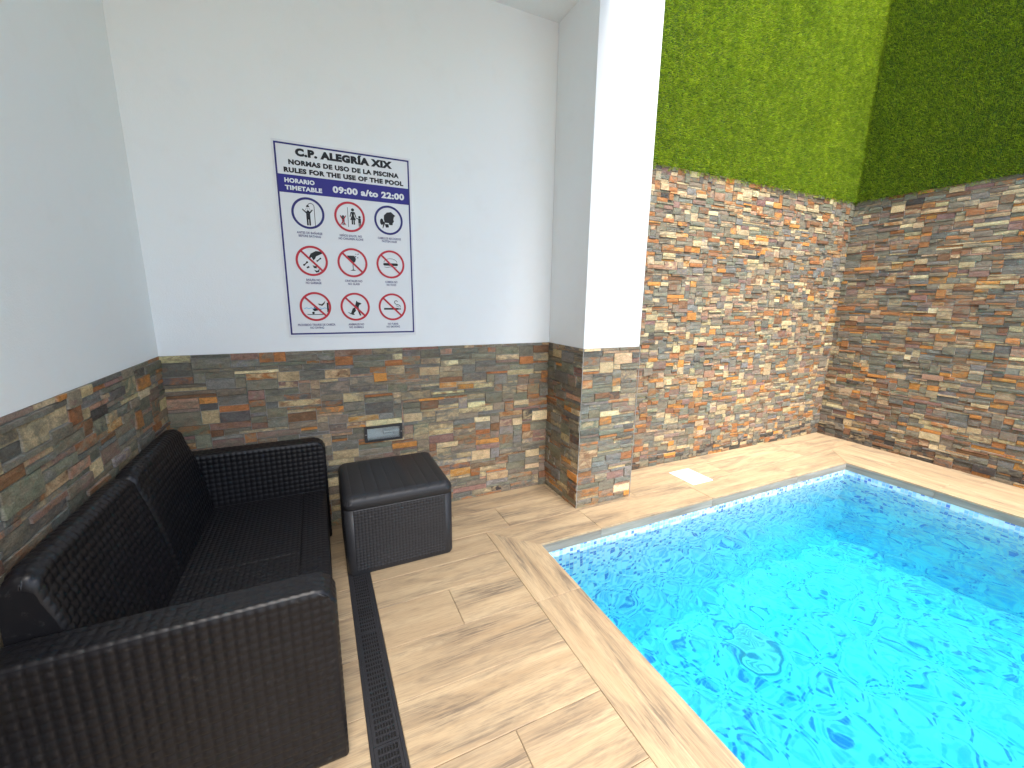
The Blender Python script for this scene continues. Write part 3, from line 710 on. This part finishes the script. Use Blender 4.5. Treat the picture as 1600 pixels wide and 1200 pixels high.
# ------------------------------------------------------------------ storage box used as a side table
bx0, bx1, by0, by1 = .056, .612, 2.034, 2.556
tb = thing('side_table', ((bx0 + bx1) / 2, (by0 + by1) / 2, 0), 'black woven plastic storage box table with smooth ribbed lid, beside the sofa', 'table')
def rrect(x0, y0, x1, y1, r, n=8):
    out = []
    for cx, cy_, a in ((x1 - r, y1 - r, 0), (x0 + r, y1 - r, 90), (x0 + r, y0 + r, 180), (x1 - r, y0 + r, 270)):
        out += [(cx + r * math.cos(R(a + 90 * i / n)), cy_ + r * math.sin(R(a + 90 * i / n))) for i in range(n + 1)]
    return out
def loft(rings, cap_top=True):
    V = [p for q in rings for p in q]; n = len(rings[0]); F = []
    for k in range(len(rings) - 1): F += [(k*n+i, k*n+(i+1) % n, (k+1)*n+(i+1) % n, (k+1)*n+i) for i in range(n)]
    if cap_top: F.append(tuple(range((len(rings) - 1) * n, len(rings) * n)))
    return V, F
def ring3(ins, z, r): return [(x, y, z) for x, y in rrect(bx0 + ins, by0 + ins, bx1 - ins, by1 - ins, r)]
V, F = loft([ring3(.006, .0, .034), ring3(.001, .012, .038), ring3(.001, .372, .038)])
o = mesh('body', V, F, M['box_plastic'], tb, smooth=True); o.data.polygons[len(F) - 1].use_smooth = False
for (fn_o, fn_u, fn_n, lu) in (((bx0 + .042, by0 + .0005), (1, 0), (0, -1), bx1 - bx0 - .088), ((bx1 - .0005, by0 + .055), (0, 1), (1, 0), by1 - by0 - .11), ((bx0 + .0005, by1 - .055), (0, -1), (-1, 0), by1 - by0 - .11)):
    def fn(U, V_, o_=fn_o, u_=fn_u, n_=fn_n):
        return np.stack([o_[0] + U * u_[0], o_[1] + U * u_[1], .022 + V_], -1), np.stack([n_[0] + 0 * U, n_[1] + 0 * U, 0 * U], -1)
    v_, f_ = woven(fn, lu, .338, .0165, .0034, per=6, fade=.003)
    mesh('woven_panel', v_, f_, M['box_plastic'], tb, smooth=True)
# lid: rounded shell with grooves
rl, zt_ = .042, .430
def axis_pts(a, b, r, extra):
    p = [a + r - r * math.cos(g) for g in np.linspace(0, math.pi / 2, 8)] + [b - r + r * math.cos(g) for g in np.linspace(0, math.pi / 2, 8)] + list(extra) + list(np.linspace(a + r, b - r, 14))
    return np.array(sorted(set(np.round(p, 5))))
gxs = [bx0 + .045 + k * .0635 for k in range(8)]
xs_ = axis_pts(bx0 - .001, bx1 + .001, rl, [q + d for q in gxs for d in (-.0032, -.0014, .0014, .0032)]); ys_ = axis_pts(by0 - .001, by1 + .001, rl, [])
X, Y = np.meshgrid(xs_, ys_, indexing='ij')
dx = np.maximum(0, np.maximum(bx0 - .001 + rl - X, X - (bx1 + .001 - rl))); dy = np.maximum(0, np.maximum(by0 - .001 + rl - Y, Y - (by1 + .001 - rl)))
L = np.hypot(dx, dy); k = np.where(L > rl, rl / np.maximum(L, 1e-9), 1)
cxc = np.clip(X, bx0 - .001 + rl, bx1 + .001 - rl); cyc = np.clip(Y, by0 - .001 + rl, by1 + .001 - rl)
X2 = cxc + (X - cxc) * k; Y2_ = cyc + (Y - cyc) * k; L2 = np.minimum(L, rl)
Z = zt_ - rl + np.sqrt(np.maximum(0, rl * rl - L2 * L2))
gd = np.zeros_like(Z)
for q in gxs: gd = np.where(np.abs(X - q) < .002, .0011, gd)
Z = Z - gd * (dy < rl * .8)
nxl, nyl = X.shape
Vt = np.stack([X2, Y2_, Z], -1).reshape(-1, 3)
mesh('lid', Vt, grid_faces(nxl, nyl), M['box_plastic'], tb, smooth=True)
rim = lambda ins, z: [(x, y, z) for x, y in rrect(bx0 - .001 + ins, by0 - .001 + ins, bx1 + .001 - ins, by1 + .001 - ins, rl)]
V, F = loft([rim(.004, .362), rim(0, .364), rim(0, zt_ - rl + .001)], cap_top=False)
mesh('lid_rim', V, F, M['box_plastic'], tb, smooth=True)

# ------------------------------------------------------------------ linear drain in the deck
dr = thing('channel_drain', ((DX0 + DX1) / 2, 1.3, 0), 'narrow dark slotted channel drain set in the deck beside the sofa', 'drain')
b = MB(); b.box((DX0, YN, -.0055), (DX1, YA - .012, -.0045)); b.build('channel', M['dark_void'], dr)
b = MB(); b.box((DX0 + .0015, YN, -.005), (DX0 + .011, YA - .012, .0022)); b.box((DX1 - .011, YN, -.005), (DX1 - .0015, YA - .012, .0022)); b.build('edge_rail', M['drain_plastic'], dr)
y = YA - .014; seg = .4975
gx0, gx1 = DX0 + .0122, DX1 - .0122
ydiv = [YA - .014, 2.13, 1.632, 1.134, .636, .138, -.36, -.858, -1.356, -1.854, YN]
for b1, b0 in zip(ydiv[:-1], ydiv[1:]):
    b = MB(); b0 += .0012; b1 -= .0012
    b.box((gx0, b0, -.0043), (gx0 + .010, b1, .0014)); b.box((gx1 - .010, b0, -.0043), (gx1, b1, .0014))
    b.box((gx0 + .010, b0, -.0043), (gx1 - .010, b0 + .008, .0014)); b.box((gx0 + .010, b1 - .008, -.0043), (gx1 - .010, b1, .0014))
    n_ = max(2, round((b1 - b0 - .016) / .0215))
    for k in range(1, n_): yy = b0 + .008 + (b1 - b0 - .016) * k / n_; b.box((gx0 + .010, yy - .0030, -.0043), (gx1 - .010, yy + .0030, .0012))
    for k in range(1, 7): xx = gx0 + .010 + (gx1 - gx0 - .020) * k / 7; b.box((xx - .0014, b0 + .008, -.0043), (xx + .0014, b1 - .008, .0004))
    b.build('grate', M['drain_plastic'], dr)

# ------------------------------------------------------------------ wall light
wl = thing('wall_light', ((LX0 + LX1) / 2, YA, LZ0), 'small unlit rectangular brick light set in the slate above the side table', 'wall light')
yo = YA - .014
b = MB()
for x0, x1, z0, z1 in ((LX0, LX1, LZ0, LZ0 + .014), (LX0, LX1, LZ1 - .014, LZ1), (LX0, LX0 + .016, LZ0 + .014, LZ1 - .014), (LX1 - .016, LX1, LZ0 + .014, LZ1 - .014)): b.box((x0, yo, z0), (x1, YA + .02, z1))
b.build('frame', M['frame_dark'], wl)
b = MB(); b.box((LX0 + .016, YA + .034, LZ0 + .014), (LX1 - .016, YA + .038, LZ1 - .014))
b.build('reflector', M['glass_inner'], wl)
b = MB(); b.cyl((LX0 + .115, YA + .014, LZ0 + .052), .014, (1, 0, 0), .06, 14); b.cyl((LX0 + .175, YA + .014, LZ0 + .052), .018, (1, 0, 0), .035, 14, .016); b.build('bulb', M['bulb'], wl, smooth=False)
b = MB(); b.box((LX0 + .016, YA - .008, LZ0 + .014), (LX1 - .016, YA - .004, LZ1 - .014)); b.build('pane', M['pane'], wl)
for x in (LX0 + .008, LX1 - .008):
    b = MB(); b.cyl((x, yo + .001, (LZ0 + LZ1) / 2), .0035, (0, -1, 0), .002, 10); b.build('screw', M['screw'], wl)

# ------------------------------------------------------------------ skimmer lid on the deck
sk = thing('skimmer_lid', (2.676, 2.243, 0), 'square white plastic skimmer lid lying on the deck behind the pool', 'lid')
b = MB(); b.box((2.566, 2.118, -.004), (2.786, 2.368, .0055)); b.build('cover', M['white_plastic'], sk, bevel=.002)
b = MB(); b.cyl((2.676, 2.243, .0056), .006, (0, 0, 1), .0012, 12); b.build('screw', M['screw'], sk)
